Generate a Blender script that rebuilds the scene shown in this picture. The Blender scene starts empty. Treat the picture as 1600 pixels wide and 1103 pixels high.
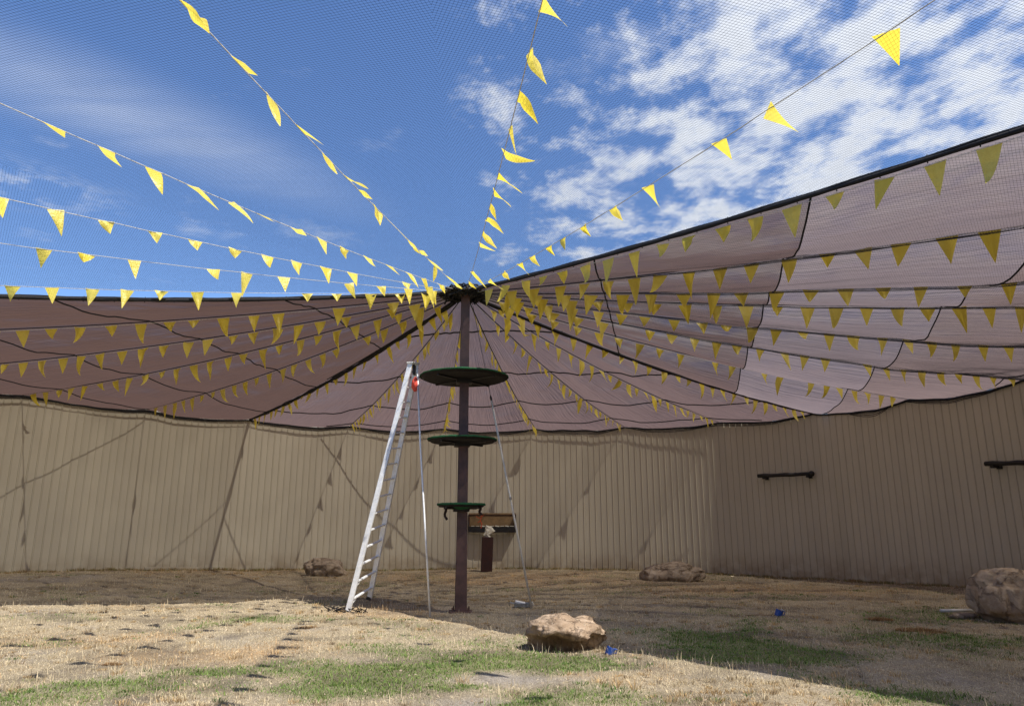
import bpy, bmesh, math, random
import numpy as np
from mathutils import Vector, Matrix, noise as mnoise
random.seed(7); RNG = np.random.default_rng(7)
C = bpy.data.collections.new('scene') ; bpy.context.scene.collection.children.link(C)
SC = bpy.context.scene
rad = math.radians

# ------------------------------------------------------------------ camera
PITCH = math.atan((824-551)/1142.0); EYE = 1.48
cam = bpy.data.cameras.new('camera'); camo = bpy.data.objects.new('camera', cam); C.objects.link(camo)
camo.location = (0, 0, EYE); camo.rotation_euler = (rad(90)+PITCH, 0, 0)
cam.sensor_width = 36; cam.lens = 1142/1600*36; cam.clip_start = .05; cam.clip_end = 3000
SC.camera = camo

# ------------------------------------------------------------------ sun, exposure
SUN_AZ, SUN_EL = rad(-38), rad(56.3)             # azimuth measured from +x towards +y
sun = bpy.data.lights.new('sun', 'SUN'); sun.energy = 5.0; sun.angle = rad(.53); sun.color = (1, .94, .84)
suno = bpy.data.objects.new('sun', sun); C.objects.link(suno)
SD = Vector((math.cos(SUN_EL)*math.cos(SUN_AZ), math.cos(SUN_EL)*math.sin(SUN_AZ), math.sin(SUN_EL)))
suno.rotation_euler = SD.to_track_quat('Z', 'Y').to_euler(); suno.location = SD*60
SC.view_settings.view_transform = 'Standard'; SC.view_settings.look = 'None'
SC.view_settings.gamma = 1; SC.view_settings.exposure = 0.66
SC.view_settings.use_curve_mapping = False
SC.render.engine = 'CYCLES'
SC.cycles.transparent_max_bounces = 24; SC.cycles.max_bounces = 8

# ------------------------------------------------------------------ node helpers
class NT:
    def __init__(s, tree): s.t = tree; s.n = tree.nodes; s.l = tree.links
    def add(s, typ, **kw):
        n = s.n.new(typ)
        for k, v in kw.items(): setattr(n, k, v)
        return n
    def setin(s, sock, v):
        if isinstance(v, bpy.types.NodeSocket): s.l.new(v, sock)
        elif v is not None: sock.default_value = v
    def math(s, op, a, b=None, c=None, clamp=False):
        n = s.add('ShaderNodeMath', operation=op, use_clamp=clamp)
        for i, v in enumerate((a, b, c)):
            if v is not None: s.setin(n.inputs[i], v)
        return n.outputs[0]
    def vmath(s, op, a, b=None):
        n = s.add('ShaderNodeVectorMath', operation=op)
        s.setin(n.inputs[0], a)
        if b is not None: s.setin(n.inputs[1], b)
        return n.outputs['Value'] if op in ('DOT_PRODUCT', 'LENGTH', 'DISTANCE') else n.outputs[0]
    def noise(s, vec, scale, detail=4, rough=.55, dist=0):
        n = s.add('ShaderNodeTexNoise'); s.setin(n.inputs['Vector'], vec)
        n.inputs['Scale'].default_value = scale; n.inputs['Detail'].default_value = detail
        n.inputs['Roughness'].default_value = rough; n.inputs['Distortion'].default_value = dist
        return n.outputs['Fac']
    def mapr(s, v, a, b, c=0, d=1, smooth=True):
        n = s.add('ShaderNodeMapRange'); n.interpolation_type = 'SMOOTHSTEP' if smooth else 'LINEAR'
        s.setin(n.inputs[0], v)
        for i, q in zip((1, 2, 3, 4), (a, b, c, d)): s.setin(n.inputs[i], q)
        return n.outputs[0]
    def mix(s, f, a, b, blend='MIX'):
        n = s.add('ShaderNodeMix', data_type='RGBA', blend_type=blend)
        s.setin(n.inputs[0], f); s.setin(n.inputs[6], a); s.setin(n.inputs[7], b)
        return n.outputs[2]
    def mapping(s, vec, scale=(1, 1, 1), rot=(0, 0, 0), loc=(0, 0, 0)):
        n = s.add('ShaderNodeMapping'); s.setin(n.inputs[0], vec)
        n.inputs['Scale'].default_value = scale; n.inputs['Rotation'].default_value = rot; n.inputs['Location'].default_value = loc
        return n.outputs[0]
    def comb(s, x, y, z):
        n = s.add('ShaderNodeCombineXYZ')
        for i, v in enumerate((x, y, z)): s.setin(n.inputs[i], v)
        return n.outputs[0]
    def bump(s, h, strength=.5, dist=.02, normal=None):
        n = s.add('ShaderNodeBump'); s.setin(n.inputs['Height'], h)
        n.inputs['Strength'].default_value = strength; n.inputs['Distance'].default_value = dist
        if normal is not None: s.setin(n.inputs['Normal'], normal)
        return n.outputs[0]

def rgb(*c): return (c[0], c[1], c[2], 1)

# ------------------------------------------------------------------ world
SKY = dict(strength=.105)
w = bpy.data.worlds.new('World'); SC.world = w; w.use_nodes = True
nt = NT(w.node_tree); w.node_tree.nodes.clear()
sky = nt.add('ShaderNodeTexSky', sky_type='NISHITA'); sky.sun_disc = False
sky.sun_elevation = SUN_EL; sky.sun_rotation = rad(90) - SUN_AZ
sky.air_density = 1.0; sky.dust_density = .35; sky.ozone_density = 2.2
tc = nt.add('ShaderNodeTexCoord').outputs['Generated']
sx = nt.add('ShaderNodeSeparateXYZ'); nt.setin(sx.inputs[0], tc)
zc = nt.math('MAXIMUM', sx.outputs[2], .06)
qx = nt.math('DIVIDE', sx.outputs[0], zc); qy = nt.math('DIVIDE', sx.outputs[1], zc)
q = nt.comb(qx, qy, 0)
# broken cloud bank over the right half of the sky
n1 = nt.noise(nt.mapping(q, (1.1, .8, 1), loc=(3.7, 1.3, 0)), 5.6, 9, .60, .1)
n2 = nt.noise(nt.mapping(q, (1, 1, 1), loc=(9.1, 5.2, 0)), 11, 6, .6)
nlow = nt.noise(nt.mapping(q, (1, 1, 1), loc=(1.2, 7.7, 0)), 1.3, 3, .5)
dens = nt.math('ADD', nt.math('MULTIPLY', n1, .8), nt.math('MULTIPLY', n2, .2))
bank = nt.mapr(nt.math('ADD', qx, nt.math('MULTIPLY', nt.math('SUBTRACT', nlow, .5), .5)), -.30, .70)
thr = nt.mapr(bank, 0, 1, .575, .415, False)
cum = nt.mapr(nt.math('SUBTRACT', dens, thr), -.03, .16)
cum = nt.math('MULTIPLY', cum, nt.mapr(bank, .01, .12))
# thin cirrus streaks in the left half
def blob(cx, cy, rx, ry, ang):
    v = nt.mapping(nt.vmath('SUBTRACT', q, (cx, cy, 0)), (1, 1, 1), (0, 0, -ang))
    v = nt.vmath('MULTIPLY', v, (1/rx, 1/ry, 0))
    return nt.mapr(nt.vmath('LENGTH', v), 0, 1, 1, 0)
cn = nt.noise(nt.mapping(q, (1.1, 5.5, 1), (0, 0, -rad(49))), 1.6, 6, .6, .3)
cir = nt.math('MULTIPLY', blob(-.95, 1.66, .95, .3, rad(49)), nt.mapr(cn, .2, .8, .5, 1))
cir = nt.math('MULTIPLY', cir, .32)
sm = nt.math('MULTIPLY', blob(-1.5, 2.0, .42, .26, rad(35)), nt.mapr(nt.noise(q, 6, 7, .65), .42, .66))
sm2 = nt.math('MULTIPLY', nt.mapr(nt.noise(nt.mapping(q, (1, 1, 1), loc=(4, 2, 0)), 2.2, 8, .66), .56, .8), .35)
cl = nt.math('MAXIMUM', nt.math('MAXIMUM', nt.math('MULTIPLY', cum, .9), nt.math('MULTIPLY', sm, .6)), nt.math('MAXIMUM', cir, sm2), clamp=True)
shade = nt.mapr(n1, .45, .75, 1.0, .84)
ccol = nt.mix(1.0, rgb(6.3, 6.6, 7.1), nt.comb(shade, shade, shade), 'MULTIPLY')
skyc = nt.mix(1.0, sky.outputs[0], rgb(.80, .96, 1.22), 'MULTIPLY')
col = nt.mix(cl, skyc, ccol)
bg = nt.add('ShaderNodeBackground'); nt.setin(bg.inputs[0], col); bg.inputs[1].default_value = SKY['strength']
out = nt.add('ShaderNodeOutputWorld'); nt.l.new(bg.outputs[0], out.inputs[0])

# ------------------------------------------------------------------ materials
MATS = {}
def new_mat(name):
    m = bpy.data.materials.new(name); m.use_nodes = True; m.node_tree.nodes.clear(); MATS[name] = m
    return m, NT(m.node_tree)
def finish(t, shader): 
    o = t.add('ShaderNodeOutputMaterial'); t.l.new(shader, o.inputs[0])
def pbr(name, col, rough=.6, metal=0, nscale=8, namp=.15, bump=.0, bscale=40, spec=.5, col2=None, coord='Object'):
    m, t = new_mat(name)
    c = t.add('ShaderNodeTexCoord').outputs[coord]
    n = t.noise(c, nscale, 6, .6)
    c2 = col2 or tuple(max(0, x*(1-namp*2)) for x in col)
    base = t.mix(t.mapr(n, .3, .7), rgb(*c2), rgb(*col))
    b = t.add('ShaderNodeBsdfPrincipled'); t.setin(b.inputs['Base Color'], base)
    t.setin(b.inputs['Roughness'], t.mapr(n, .2, .8, max(.05, rough-.1), min(1, rough+.1), False))
    b.inputs['Metallic'].default_value = metal; b.inputs['Specular IOR Level'].default_value = spec
    if bump: t.setin(b.inputs['Normal'], t.bump(t.noise(c, bscale, 5, .6), bump, .01))
    finish(t, b.outputs[0]); return m

pbr('steel_brown', (.115, .06, .052), .55, 0, 5, .25, .3, 60)
pbr('black_metal', (.012, .010, .010), .5, 0, 9, .2, .2, 60)
pbr('black_web', (.008, .008, .011), .8, 0, 12, .2)
pbr('aluminium', (.86, .88, .91), .38, .25, 14, .08, .1, 50)
pbr('steel_grey', (.42, .44, .46), .35, .8, 20, .2, .2, 60)
pbr('turf_green', (.035, .135, .062), .95, 0, 60, .3, .8, 260, .1)
pbr('board_under', (.010, .006, .005), .9, 0, 7, .3, .3, 40)
pbr('rope_white', (.88, .86, .80), .85, 0, 80, .2)
pbr('cord_white', (.72, .70, .62), .8, 0, 30, .2)
pbr('red_fabric', (.72, .07, .04), .7, 0, 12, .2)
pbr('orange_rope', (.65, .09, .02), .8, 0, 20, .2)
pbr('plywood', (.31, .20, .095), .75, 0, 5, .18, .2, 30)
pbr('post_brown', (.045, .014, .012), .8, 0, 6, .2, .3, 40)
pbr('white_cloth', (.75, .73, .64), .9, 0, 9, .08)
pbr('blue_plastic', (.03, .10, .42), .35, 0, 9, .1)
pbr('white_pipe', (.72, .72, .70), .4, 0, 9, .1)
pbr('strap_dark', (.03, .012, .010), .8, 0, 9, .1)

# wall paint: tan, with rain streaks and dust low down
m, t = new_mat('wall_paint')
c = t.add('ShaderNodeTexCoord').outputs['Object']; gpos = t.add('ShaderNodeNewGeometry').outputs['Position']
oi = t.add('ShaderNodeObjectInfo').outputs['Random']
st = t.noise(t.mapping(gpos, (1.3, 1.3, .12)), 3.0, 6, .6)
bl = t.noise(gpos, .7, 4, .6)
base = t.mix(t.mapr(st, .3, .75), rgb(.565, .53, .435), rgb(.60, .56, .46))
base = t.mix(t.mapr(bl, .35, .7, 0, .35), base, rgb(.51, .475, .385))
sp = t.add('ShaderNodeSeparateXYZ'); t.setin(sp.inputs[0], gpos)
dirt = t.math('MULTIPLY', t.mapr(sp.outputs[2], .0, .9, .8, 0), t.mapr(t.noise(gpos, 2.4, 6, .65), .3, .65))
base = t.mix(dirt, base, rgb(.36, .28, .19))
v = t.mapr(oi, 0, 1, .97, 1.025, False)
base = t.mix(1.0, base, t.comb(v, v, v), 'MULTIPLY')
b = t.add('ShaderNodeBsdfPrincipled'); t.setin(b.inputs['Base Color'], base); b.inputs['Roughness'].default_value = .62
b.inputs['Specular IOR Level'].default_value = .35
t.setin(b.inputs['Normal'], t.bump(t.noise(t.mapping(gpos, (8, 8, 1.2)), 6, 5, .6), .15, .01))
finish(t, b.outputs[0])

# shade cloth: a knitted, porous fabric. What passes straight through falls off with the slant of the ray
def cloth_mat(name, k, col, tr):
    m, t = new_mat(name)
    g = t.add('ShaderNodeNewGeometry')
    cosv = t.math('ABSOLUTE', t.vmath('DOT_PRODUCT', g.outputs['Incoming'], g.outputs['True Normal']))
    cosv = t.math('MAXIMUM', cosv, .05)
    T = t.math('POWER', math.exp(-k), t.math('DIVIDE', 1.0, cosv))
    uv = t.add('ShaderNodeUVMap'); uv.uv_map = 'UVMap'
    wr = t.noise(t.mapping(uv.outputs[0], (.35, 9, 1)), 2.4, 5, .6, .6)       # creases pulled along the cloth
    wr2 = t.noise(t.mapping(uv.outputs[0], (.35, 16, 1), (0, 0, rad(6))), 1.5, 3, .5, .3)
    cr = t.math('ADD', wr, t.math('MULTIPLY', wr2, .7))
    nrm = t.bump(cr, 1.0, .055)
    dens = t.mapr(cr, .6, 1.15, .96, 1.04)
    ccol = t.mix(1.0, rgb(*col), t.comb(dens, dens, dens), 'MULTIPLY')
    d = t.add('ShaderNodeBsdfDiffuse'); t.setin(d.inputs[0], ccol); t.setin(d.inputs['Normal'], nrm)
    l = t.add('ShaderNodeBsdfTranslucent'); t.setin(l.inputs[0], t.mix(1.0, rgb(*tr), t.comb(dens, dens, dens), 'MULTIPLY')); t.setin(l.inputs['Normal'], nrm)
    a = t.add('ShaderNodeAddShader'); t.l.new(d.outputs[0], a.inputs[0]); t.l.new(l.outputs[0], a.inputs[1])
    tp = t.add('ShaderNodeBsdfTransparent'); tp.inputs[0].default_value = (1, .96, .90, 1)
    mx = t.add('ShaderNodeMixShader'); t.setin(mx.inputs[0], T); t.l.new(a.outputs[0], mx.inputs[1]); t.l.new(tp.outputs[0], mx.inputs[2])
    finish(t, mx.outputs[0]); return m
cloth_mat('cloth_dark', 1.5, (.075, .048, .040), (.054, .034, .029))
cloth_mat('cloth_plum', 1.5, (.08, .055, .05), (.068, .047, .045))
cloth_mat('cloth_mid', 1.36, (.085, .060, .054), (.080, .056, .054))
cloth_mat('cloth_light', 1.8, (.11, .085, .08), (.115, .092, .096))
cloth_mat('cloth_rose', 1.8, (.11, .08, .07), (.108, .080, .076))

# pennants: thin yellow plastic film
m, t = new_mat('pennant_film')
c = t.add('ShaderNodeTexCoord').outputs['Object']; oi = t.add('ShaderNodeObjectInfo').outputs['Random']
n = t.noise(c, 14, 4, .6)
ycol = t.mix(oi, rgb(.88, .72, .08), rgb(.93, .82, .20))
ycol = t.mix(t.mapr(n, .35, .7, 0, .3), ycol, rgb(.82, .60, .04))
nrm = t.bump(t.noise(c, 9, 3, .6), .6, .03)
d = t.add('ShaderNodeBsdfPrincipled'); t.setin(d.inputs['Base Color'], ycol); d.inputs['Roughness'].default_value = .38; t.setin(d.inputs['Normal'], nrm)
l = t.add('ShaderNodeBsdfTranslucent'); t.setin(l.inputs[0], t.mix(.4, ycol, rgb(.95, .76, .05))); t.setin(l.inputs['Normal'], nrm)
mx = t.add('ShaderNodeMixShader'); mx.inputs[0].default_value = .5; t.l.new(d.outputs[0], mx.inputs[1]); t.l.new(l.outputs[0], mx.inputs[2])
finish(t, mx.outputs[0])

# netting thread
m, t = new_mat('net_thread')
d = t.add('ShaderNodeBsdfDiffuse'); t.setin(d.inputs[0], t.mix(t.noise(t.add('ShaderNodeTexCoord').outputs['Object'], 3), rgb(.02, .022, .028), rgb(.05, .055, .065)))
finish(t, d.outputs[0])

# rock
def rock_mat(name, a, b_, sc):
    m, t = new_mat(name)
    c = t.add('ShaderNodeTexCoord').outputs['Object']
    n = t.noise(c, 2.5*sc, 8, .65, .6); n2 = t.noise(c, 14*sc, 8, .7)
    vo = t.add('ShaderNodeTexVoronoi', feature='DISTANCE_TO_EDGE'); t.setin(vo.inputs['Vector'], t.vmath('ADD', c, t.vmath('MULTIPLY', t.comb(n, n2, n), (.5, .5, .5)))); vo.inputs['Scale'].default_value = 2.6*sc
    crack = t.mapr(vo.outputs['Distance'], 0, .05, 1, 0)
    base = t.mix(t.mapr(n, .35, .68), rgb(*a), rgb(*b_))
    base = t.mix(t.mapr(n2, .5, .75, 0, .5), base, rgb(.62, .54, .43))
    base = t.mix(t.mapr(t.noise(c, 4*sc, 5, .6), .58, .7, 0, .6), base, rgb(.17, .12, .085))
    base = t.mix(t.math('MULTIPLY', crack, .35), base, rgb(.14, .10, .075))
    b = t.add('ShaderNodeBsdfPrincipled'); t.setin(b.inputs['Base Color'], base); b.inputs['Roughness'].default_value = .92; b.inputs['Specular IOR Level'].default_value = .2
    h = t.math('SUBTRACT', t.math('ADD', n, t.math('MULTIPLY', n2, .45)), t.math('MULTIPLY', crack, .25))
    t.setin(b.inputs['Normal'], t.bump(h, .9, .05/sc))
    finish(t, b.outputs[0])
rock_mat('rock_tan', (.27, .19, .125), (.43, .325, .235), 1.4)
rock_mat('rock_pale', (.42, .31, .21), (.58, .47, .345), .8)
rock_mat('rock_grey', (.27, .205, .15), (.44, .355, .27), 1.1)

# ground and blades: colours from attributes that say where green, straw or bare earth is
m, t = new_mat('earth')
at = t.add('ShaderNodeAttribute'); at.attribute_name = 'patch'
gp_ = t.add('ShaderNodeNewGeometry').outputs['Position']
f1 = t.noise(gp_, 55, 6, .75); f2 = t.noise(t.mapping(gp_, (1, 1, 1), (0, 0, .4)), 13, 7, .7); f3 = t.noise(gp_, 3, 5, .6)
base = t.mix(t.mapr(f1, .35, .7), t.mix(1.0, at.outputs['Color'], rgb(.55, .52, .50), 'MULTIPLY'), t.mix(1.0, at.outputs['Color'], rgb(1.22, 1.2, 1.18), 'MULTIPLY'))
base = t.mix(t.mapr(f2, .54, .66, 0, .65), base, rgb(.15, .115, .085))
base = t.mix(t.mapr(f3, .55, .8, 0, .35), base, rgb(.40, .35, .29))
b = t.add('ShaderNodeBsdfPrincipled'); t.setin(b.inputs['Base Color'], base); b.inputs['Roughness'].default_value = .98; b.inputs['Specular IOR Level'].default_value = .1
t.setin(b.inputs['Normal'], t.bump(t.math('ADD', f1, f2), .9, .03))
finish(t, b.outputs[0])
m, t = new_mat('blade')
at = t.add('ShaderNodeAttribute'); at.attribute_name = 'tint'
d = t.add('ShaderNodeBsdfDiffuse'); t.l.new(at.outputs['Color'], d.inputs[0])
l = t.add('ShaderNodeBsdfTranslucent'); t.l.new(at.outputs['Color'], l.inputs[0])
mx = t.add('ShaderNodeMixShader'); mx.inputs[0].default_value = .35; t.l.new(d.outputs[0], mx.inputs[1]); t.l.new(l.outputs[0], mx.inputs[2])
finish(t, mx.outputs[0])

# ------------------------------------------------------------------ object helpers
def link(name, me, mat=None, parent=None, loc=(0, 0, 0), smooth=False):
    if mat is not None and not me.materials: me.materials.append(MATS[mat])
    if smooth: me.shade_smooth()
    o = bpy.data.objects.new(name, me); C.objects.link(o); o.location = loc
    if parent is not None: o.parent = parent
    return o
def from_bm(name, bm, mat, parent=None, loc=(0, 0, 0), smooth=False):
    me = bpy.data.meshes.new(name); bmesh.ops.recalc_face_normals(bm, faces=bm.faces); bm.to_mesh(me); bm.free()
    return link(name, me, mat, parent, loc, smooth)
def tag(o, label=None, cat=None, group=None, kind=None):
    if label: o['label'] = label
    if cat: o['category'] = cat
    if group: o['group'] = group
    if kind: o['kind'] = kind
    return o
def empty(name, loc, label, cat, group=None, rz=0):
    o = bpy.data.objects.new(name, None); C.objects.link(o); o.location = loc; o.rotation_euler[2] = rz
    o.empty_display_size = .2
    return tag(o, label, cat, group)
def add_box(bm, c, s, rot=None, bev=0):
    M = Matrix.Translation(c) @ (rot or Matrix.Identity(4)) @ Matrix.Diagonal((s[0], s[1], s[2], 1))
    r = bmesh.ops.create_cube(bm, size=1, matrix=M)
    if bev:
        es = list({e for v in r['verts'] for e in v.link_edges})
        bmesh.ops.bevel(bm, geom=es, offset=bev, segments=1, affect='EDGES')
def add_tube(bm, pts, r, n=8, cap=True):
    pts = [Vector(p) for p in pts]; rings = []
    for i, p in enumerate(pts):
        a = pts[max(i-1, 0)]; b_ = pts[min(i+1, len(pts)-1)]; d = (b_-a).normalized()
        up = Vector((0, 0, 1)) if abs(d.z) < .95 else Vector((1, 0, 0))
        x = d.cross(up).normalized(); y = x.cross(d)
        rr = r[i] if isinstance(r, (list, tuple)) else r
        rings.append([bm.verts.new(p + x*rr*math.cos(2*math.pi*k/n) + y*rr*math.sin(2*math.pi*k/n)) for k in range(n)])
    for a, b_ in zip(rings, rings[1:]):
        for k in range(n): bm.faces.new((a[k], a[(k+1) % n], b_[(k+1) % n], b_[k]))
    if cap and n > 2: bm.faces.new(rings[0][::-1]); bm.faces.new(rings[-1])
def beam(bm, a, b_, wx, wy, side=Vector((0, 0, 1)), bev=0):
    """box from a to b_; wx along 'side', wy across"""
    a = Vector(a); b_ = Vector(b_); z = (b_-a); L = z.length; z.normalize()
    x = (side - z*side.dot(z)).normalized(); y = z.cross(x)
    R = Matrix((x, y, z)).transposed().to_4x4()
    add_box(bm, (a+b_)/2, (wx, wy, L), R, bev)
def mesh_np(name, co, faces_flat, nper, uv=None):
    me = bpy.data.meshes.new(name); nf = len(faces_flat)//nper
    me.vertices.add(len(co)); me.vertices.foreach_set('co', np.asarray(co, np.float32).ravel())
    me.loops.add(len(faces_flat)); me.loops.foreach_set('vertex_index', np.asarray(faces_flat, np.int32))
    me.polygons.add(nf); me.polygons.foreach_set('loop_start', np.arange(0, nf*nper, nper, dtype=np.int32))
    me.polygons.foreach_set('loop_total', np.full(nf, nper, np.int32))
    me.update(calc_edges=True)
    if uv is not None:
        l = me.uv_layers.new(name='UVMap'); l.data.foreach_set('uv', np.asarray(uv, np.float32)[np.asarray(faces_flat)].ravel())
    return me

# ------------------------------------------------------------------ plan of the enclosure
PX, PY = -.93, 13.96; HP = 6.05; HW = 5.05; SAG = .22
AZT = [-95, -60, -38, -15, 0, 14, 26, 41, 47, 53.5, 60, 67, 80, 94, 107, 128, 149, 156, 170, 200, 230, 245, 265]
RT = [15.7, 15.6, 14.9, 14.3, 14.1, 14.0, 13.75, 13.95, 13.80, 13.8, 13.60, 13.38, 13.0, 12.85, 13.0, 13.15, 13.5, 13.9, 14.1, 14.2, 15.0, 15.5, 15.7]
BT = [.0, .0, .0, .0, .0, -.02, -.02, -.06, -.05, -.03, .0, .07, .08, .06, .06, .17, .32, .37, .3, .1, .0, .0, .0]
def Rw(az):
    a = (np.asarray(az)+95) % 360 - 95
    return np.interp(a, AZT, RT)
def zbase(az):
    a = (np.asarray(az)+95) % 360 - 95
    return np.interp(a, AZT, BT)
def ground_z(x, y):
    x = np.asarray(x, float); y = np.asarray(y, float)
    r = np.hypot(x-PX, y-PY); az = np.degrees(np.arctan2(y-PY, x-PX))
    s = np.clip((r-4)/9.0, 0, 1); s = s*s*(3-2*s)
    fade = np.clip((60-r)/40, 0, 1)
    return zbase(az)*s*fade + .022*np.sin(x*.9+1.3*np.sin(y*.7))*np.cos(y*.8+.4) + .012*np.sin(x*2.7+y*1.9)*np.sin(y*3.1-x)
def gz(x, y): return float(ground_z(x, y))
def P3(az, r, z): return Vector((PX + r*math.cos(rad(az)), PY + r*math.sin(rad(az)), z))
def zcable(r, az, sag=SAG):
    R = Rw(az); q_ = np.clip(np.asarray(r)/R, 0, 1.05)
    return HP - (HP-HW)*q_ - 4*sag*q_*(1-q_)
def ray_ground(px, py, z=0.0):
    """a point of the ground from its place in the survey photograph"""
    u = (px-800)/1142; v = (551-py)/1142
    dy = math.cos(PITCH)-v*math.sin(PITCH); dz = math.sin(PITCH)+v*math.cos(PITCH)
    tt = (z-EYE)/dz
    return u*tt, dy*tt

CABLES = [-52, -36, -21, -12, 2, 15, 28, 41, 54, 68, 82, 97, 112, 127, 141, 155, 168, 182, 199]

# ------------------------------------------------------------------ value noise in numpy
def vnoise(x, y, sc, seed):
    x = x*sc+seed*17.3; y = y*sc-seed*9.1
    xi = np.floor(x).astype(np.int64); yi = np.floor(y).astype(np.int64); fx = x-xi; fy = y-yi
    fx = fx*fx*(3-2*fx); fy = fy*fy*(3-2*fy)
    def h(a, b_):
        n_ = (a*374761393 + b_*668265263 + seed*1442695) & 0xffffffff
        n_ = ((n_ ^ (n_ >> 13))*1274126177) & 0xffffffff
        return ((n_ ^ (n_ >> 16)) & 0xffff)/65535.0
    return (h(xi, yi)*(1-fx)+h(xi+1, yi)*fx)*(1-fy) + (h(xi, yi+1)*(1-fx)+h(xi+1, yi+1)*fx)*fy
def fbm(x, y, sc, seed, o=4):
    a = 1; s = 0; tot = 0
    for i in range(o):
        s = s+a*vnoise(x, y, sc*2**i, seed+i); tot += a; a *= .55
    return s/tot
def ell(x, y, px, py, hw, hh):
    cx, cy = ray_ground(px, py); ax = ray_ground(px+hw, py)[0]-cx
    ay = abs(ray_ground(px, py-hh)[1]-ray_ground(px, py+hh)[1])/2
    return np.exp(-1.3*(((x-cx)/ax)**2+((y-cy)/ay)**2)**1.2)
GREEN = [(1130, 1010, 130, 24, 1.0), (1230, 1020, 90, 20, .9), (1100, 995, 80, 10, .5), (1170, 985, 30, 7, .5), (1290, 1062, 80, 14, .45), (1400, 1090, 120, 14, .6), (1350, 1000, 90, 12, .35), (1500, 1000, 90, 14, .35),
         (740, 1035, 75, 12, 1.05), (850, 1035, 110, 14, .8), (590, 1050, 120, 18, .85), (520, 1075, 110, 14, .7), (330, 1050, 70, 8, .9), (200, 1070, 140, 16, .7), (60, 1090, 100, 16, .6), (450, 1040, 90, 14, .7), (720, 1068, 60, 7, .8),
         (900, 1085, 120, 20, .8), (820, 1100, 60, 8, .5), (405, 967, 50, 5, .7), (560, 1010, 70, 10, .35), (640, 1020, 80, 8, .5), (950, 1040, 60, 8, .4), (1080, 925, 200, 12, .12), (1100, 1095, 60, 6, .5), (30, 1040, 60, 10, .2), (1440, 960, 200, 20, .2)]
BARE = [(370, 997, 60, 8, .9), (380, 1070, 60, 7, .5), (750, 1055, 100, 7, .9), (860, 1062, 90, 7, .6), (760, 1090, 90, 8, .8), (20, 1020, 60, 10, .5), (1350, 1035, 120, 12, .7), (1500, 1060, 140, 20, .8), (1180, 1060, 140, 10, .7), (1050, 960, 160, 16, .4), (700, 950, 60, 8, .5), (60, 925, 160, 14, .7), (850, 960, 60, 10, .4), (1480, 975, 130, 8, .6), (40, 960, 60, 8, .5)]
ORANGE = [(280, 1025, 130, 16, 1.0), (170, 1000, 160, 16, .8), (600, 955, 90, 12, 1.0), (430, 1010, 60, 12, .8), (720, 975, 90, 12, .5), (800, 905, 300, 12, .9), (1200, 920, 260, 12, .9), (200, 900, 300, 12, .6), (1430, 975, 60, 7, .6), (600, 1080, 70, 6, .6), (900, 1055, 50, 6, .4)]
def patches(x, y):
    g = sum(k*ell(x, y, a, b_, c_, d_) for a, b_, c_, d_, k in GREEN)
    bb = sum(k*ell(x, y, a, b_, c_, d_) for a, b_, c_, d_, k in BARE)
    oo = sum(k*ell(x, y, a, b_, c_, d_) for a, b_, c_, d_, k in ORANGE)
    n_ = fbm(x, y, .8, 3); n2_ = fbm(x, y, 3.1, 11)
    g = np.clip(g*(.75+1.1*n_) + (n_-.53)*1.2 + (n2_-.5)*1.1*np.clip(g+.35, 0, 1), 0, 1)
    bb = np.clip(bb*(.5+n2_) + (fbm(x, y, 1.7, 23)-.56)*1.6, 0, 1)*(1-.8*g)
    oo = np.clip(oo*(.5+n_) + (fbm(x, y, 1.1, 31)-.55)*1.2, 0, 1)*(1-g)
    return g, bb, oo

# ------------------------------------------------------------------ ground sheet
def axis(lo, hi, step, far):
    core = np.arange(lo, hi+1e-6, step); s = np.array([1.5, 4, 10, 25, 60, 150, 400, 900.])
    s = s[s < far]
    return np.concatenate([lo-s[::-1], core, hi+s])
gx = axis(-17, 17, .1, 1000); gy = axis(-3, 30, .1, 1000)
X, Y = np.meshgrid(gx, gy); Z = ground_z(X, Y)
inner = (np.abs(X) < 17) & (Y > -3) & (Y < 30)
Z = Z + np.where(inner, (fbm(X, Y, 2.2, 5, 4)-.5)*.05 + (fbm(X, Y, 7, 8, 2)-.5)*.02, 0)
co = np.stack([X.ravel(), Y.ravel(), Z.ravel()], 1); nx, ny = len(gx), len(gy)
I = np.arange((nx)*(ny)).reshape(ny, nx)
F = np.stack([I[:-1, :-1], I[:-1, 1:], I[1:, 1:], I[1:, :-1]], -1).reshape(-1)
me = mesh_np('ground', co, F, 4)
g, bb, oo = patches(X.ravel(), Y.ravel())
straw = np.array([.50, .43, .31]); gcol = np.array([.20, .225, .10]); bcol = np.array([.43, .395, .35]); ocol = np.array([.52, .38, .23])
def blend(a, b_, f): return a*(1-f[:, None]) + b_*f[:, None]
colr = blend(blend(blend(np.tile(straw, (len(g), 1)), ocol, oo*.8), bcol, bb), gcol, g*.75)
dk = np.clip(fbm(X.ravel(), Y.ravel(), 1.9, 61, 5)*3.2-1.35, 0, 1)[:, None]; colr = colr*(1-.5*dk)+np.array([.14, .115, .09])*.5*dk*.6
ca = me.color_attributes.new('patch', 'FLOAT_COLOR', 'POINT')
ca.data.foreach_set('color', np.concatenate([colr, np.ones((len(g), 1))], 1).astype(np.float32).ravel())
tag(link('ground', me, 'earth', smooth=True), kind='structure')

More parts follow.
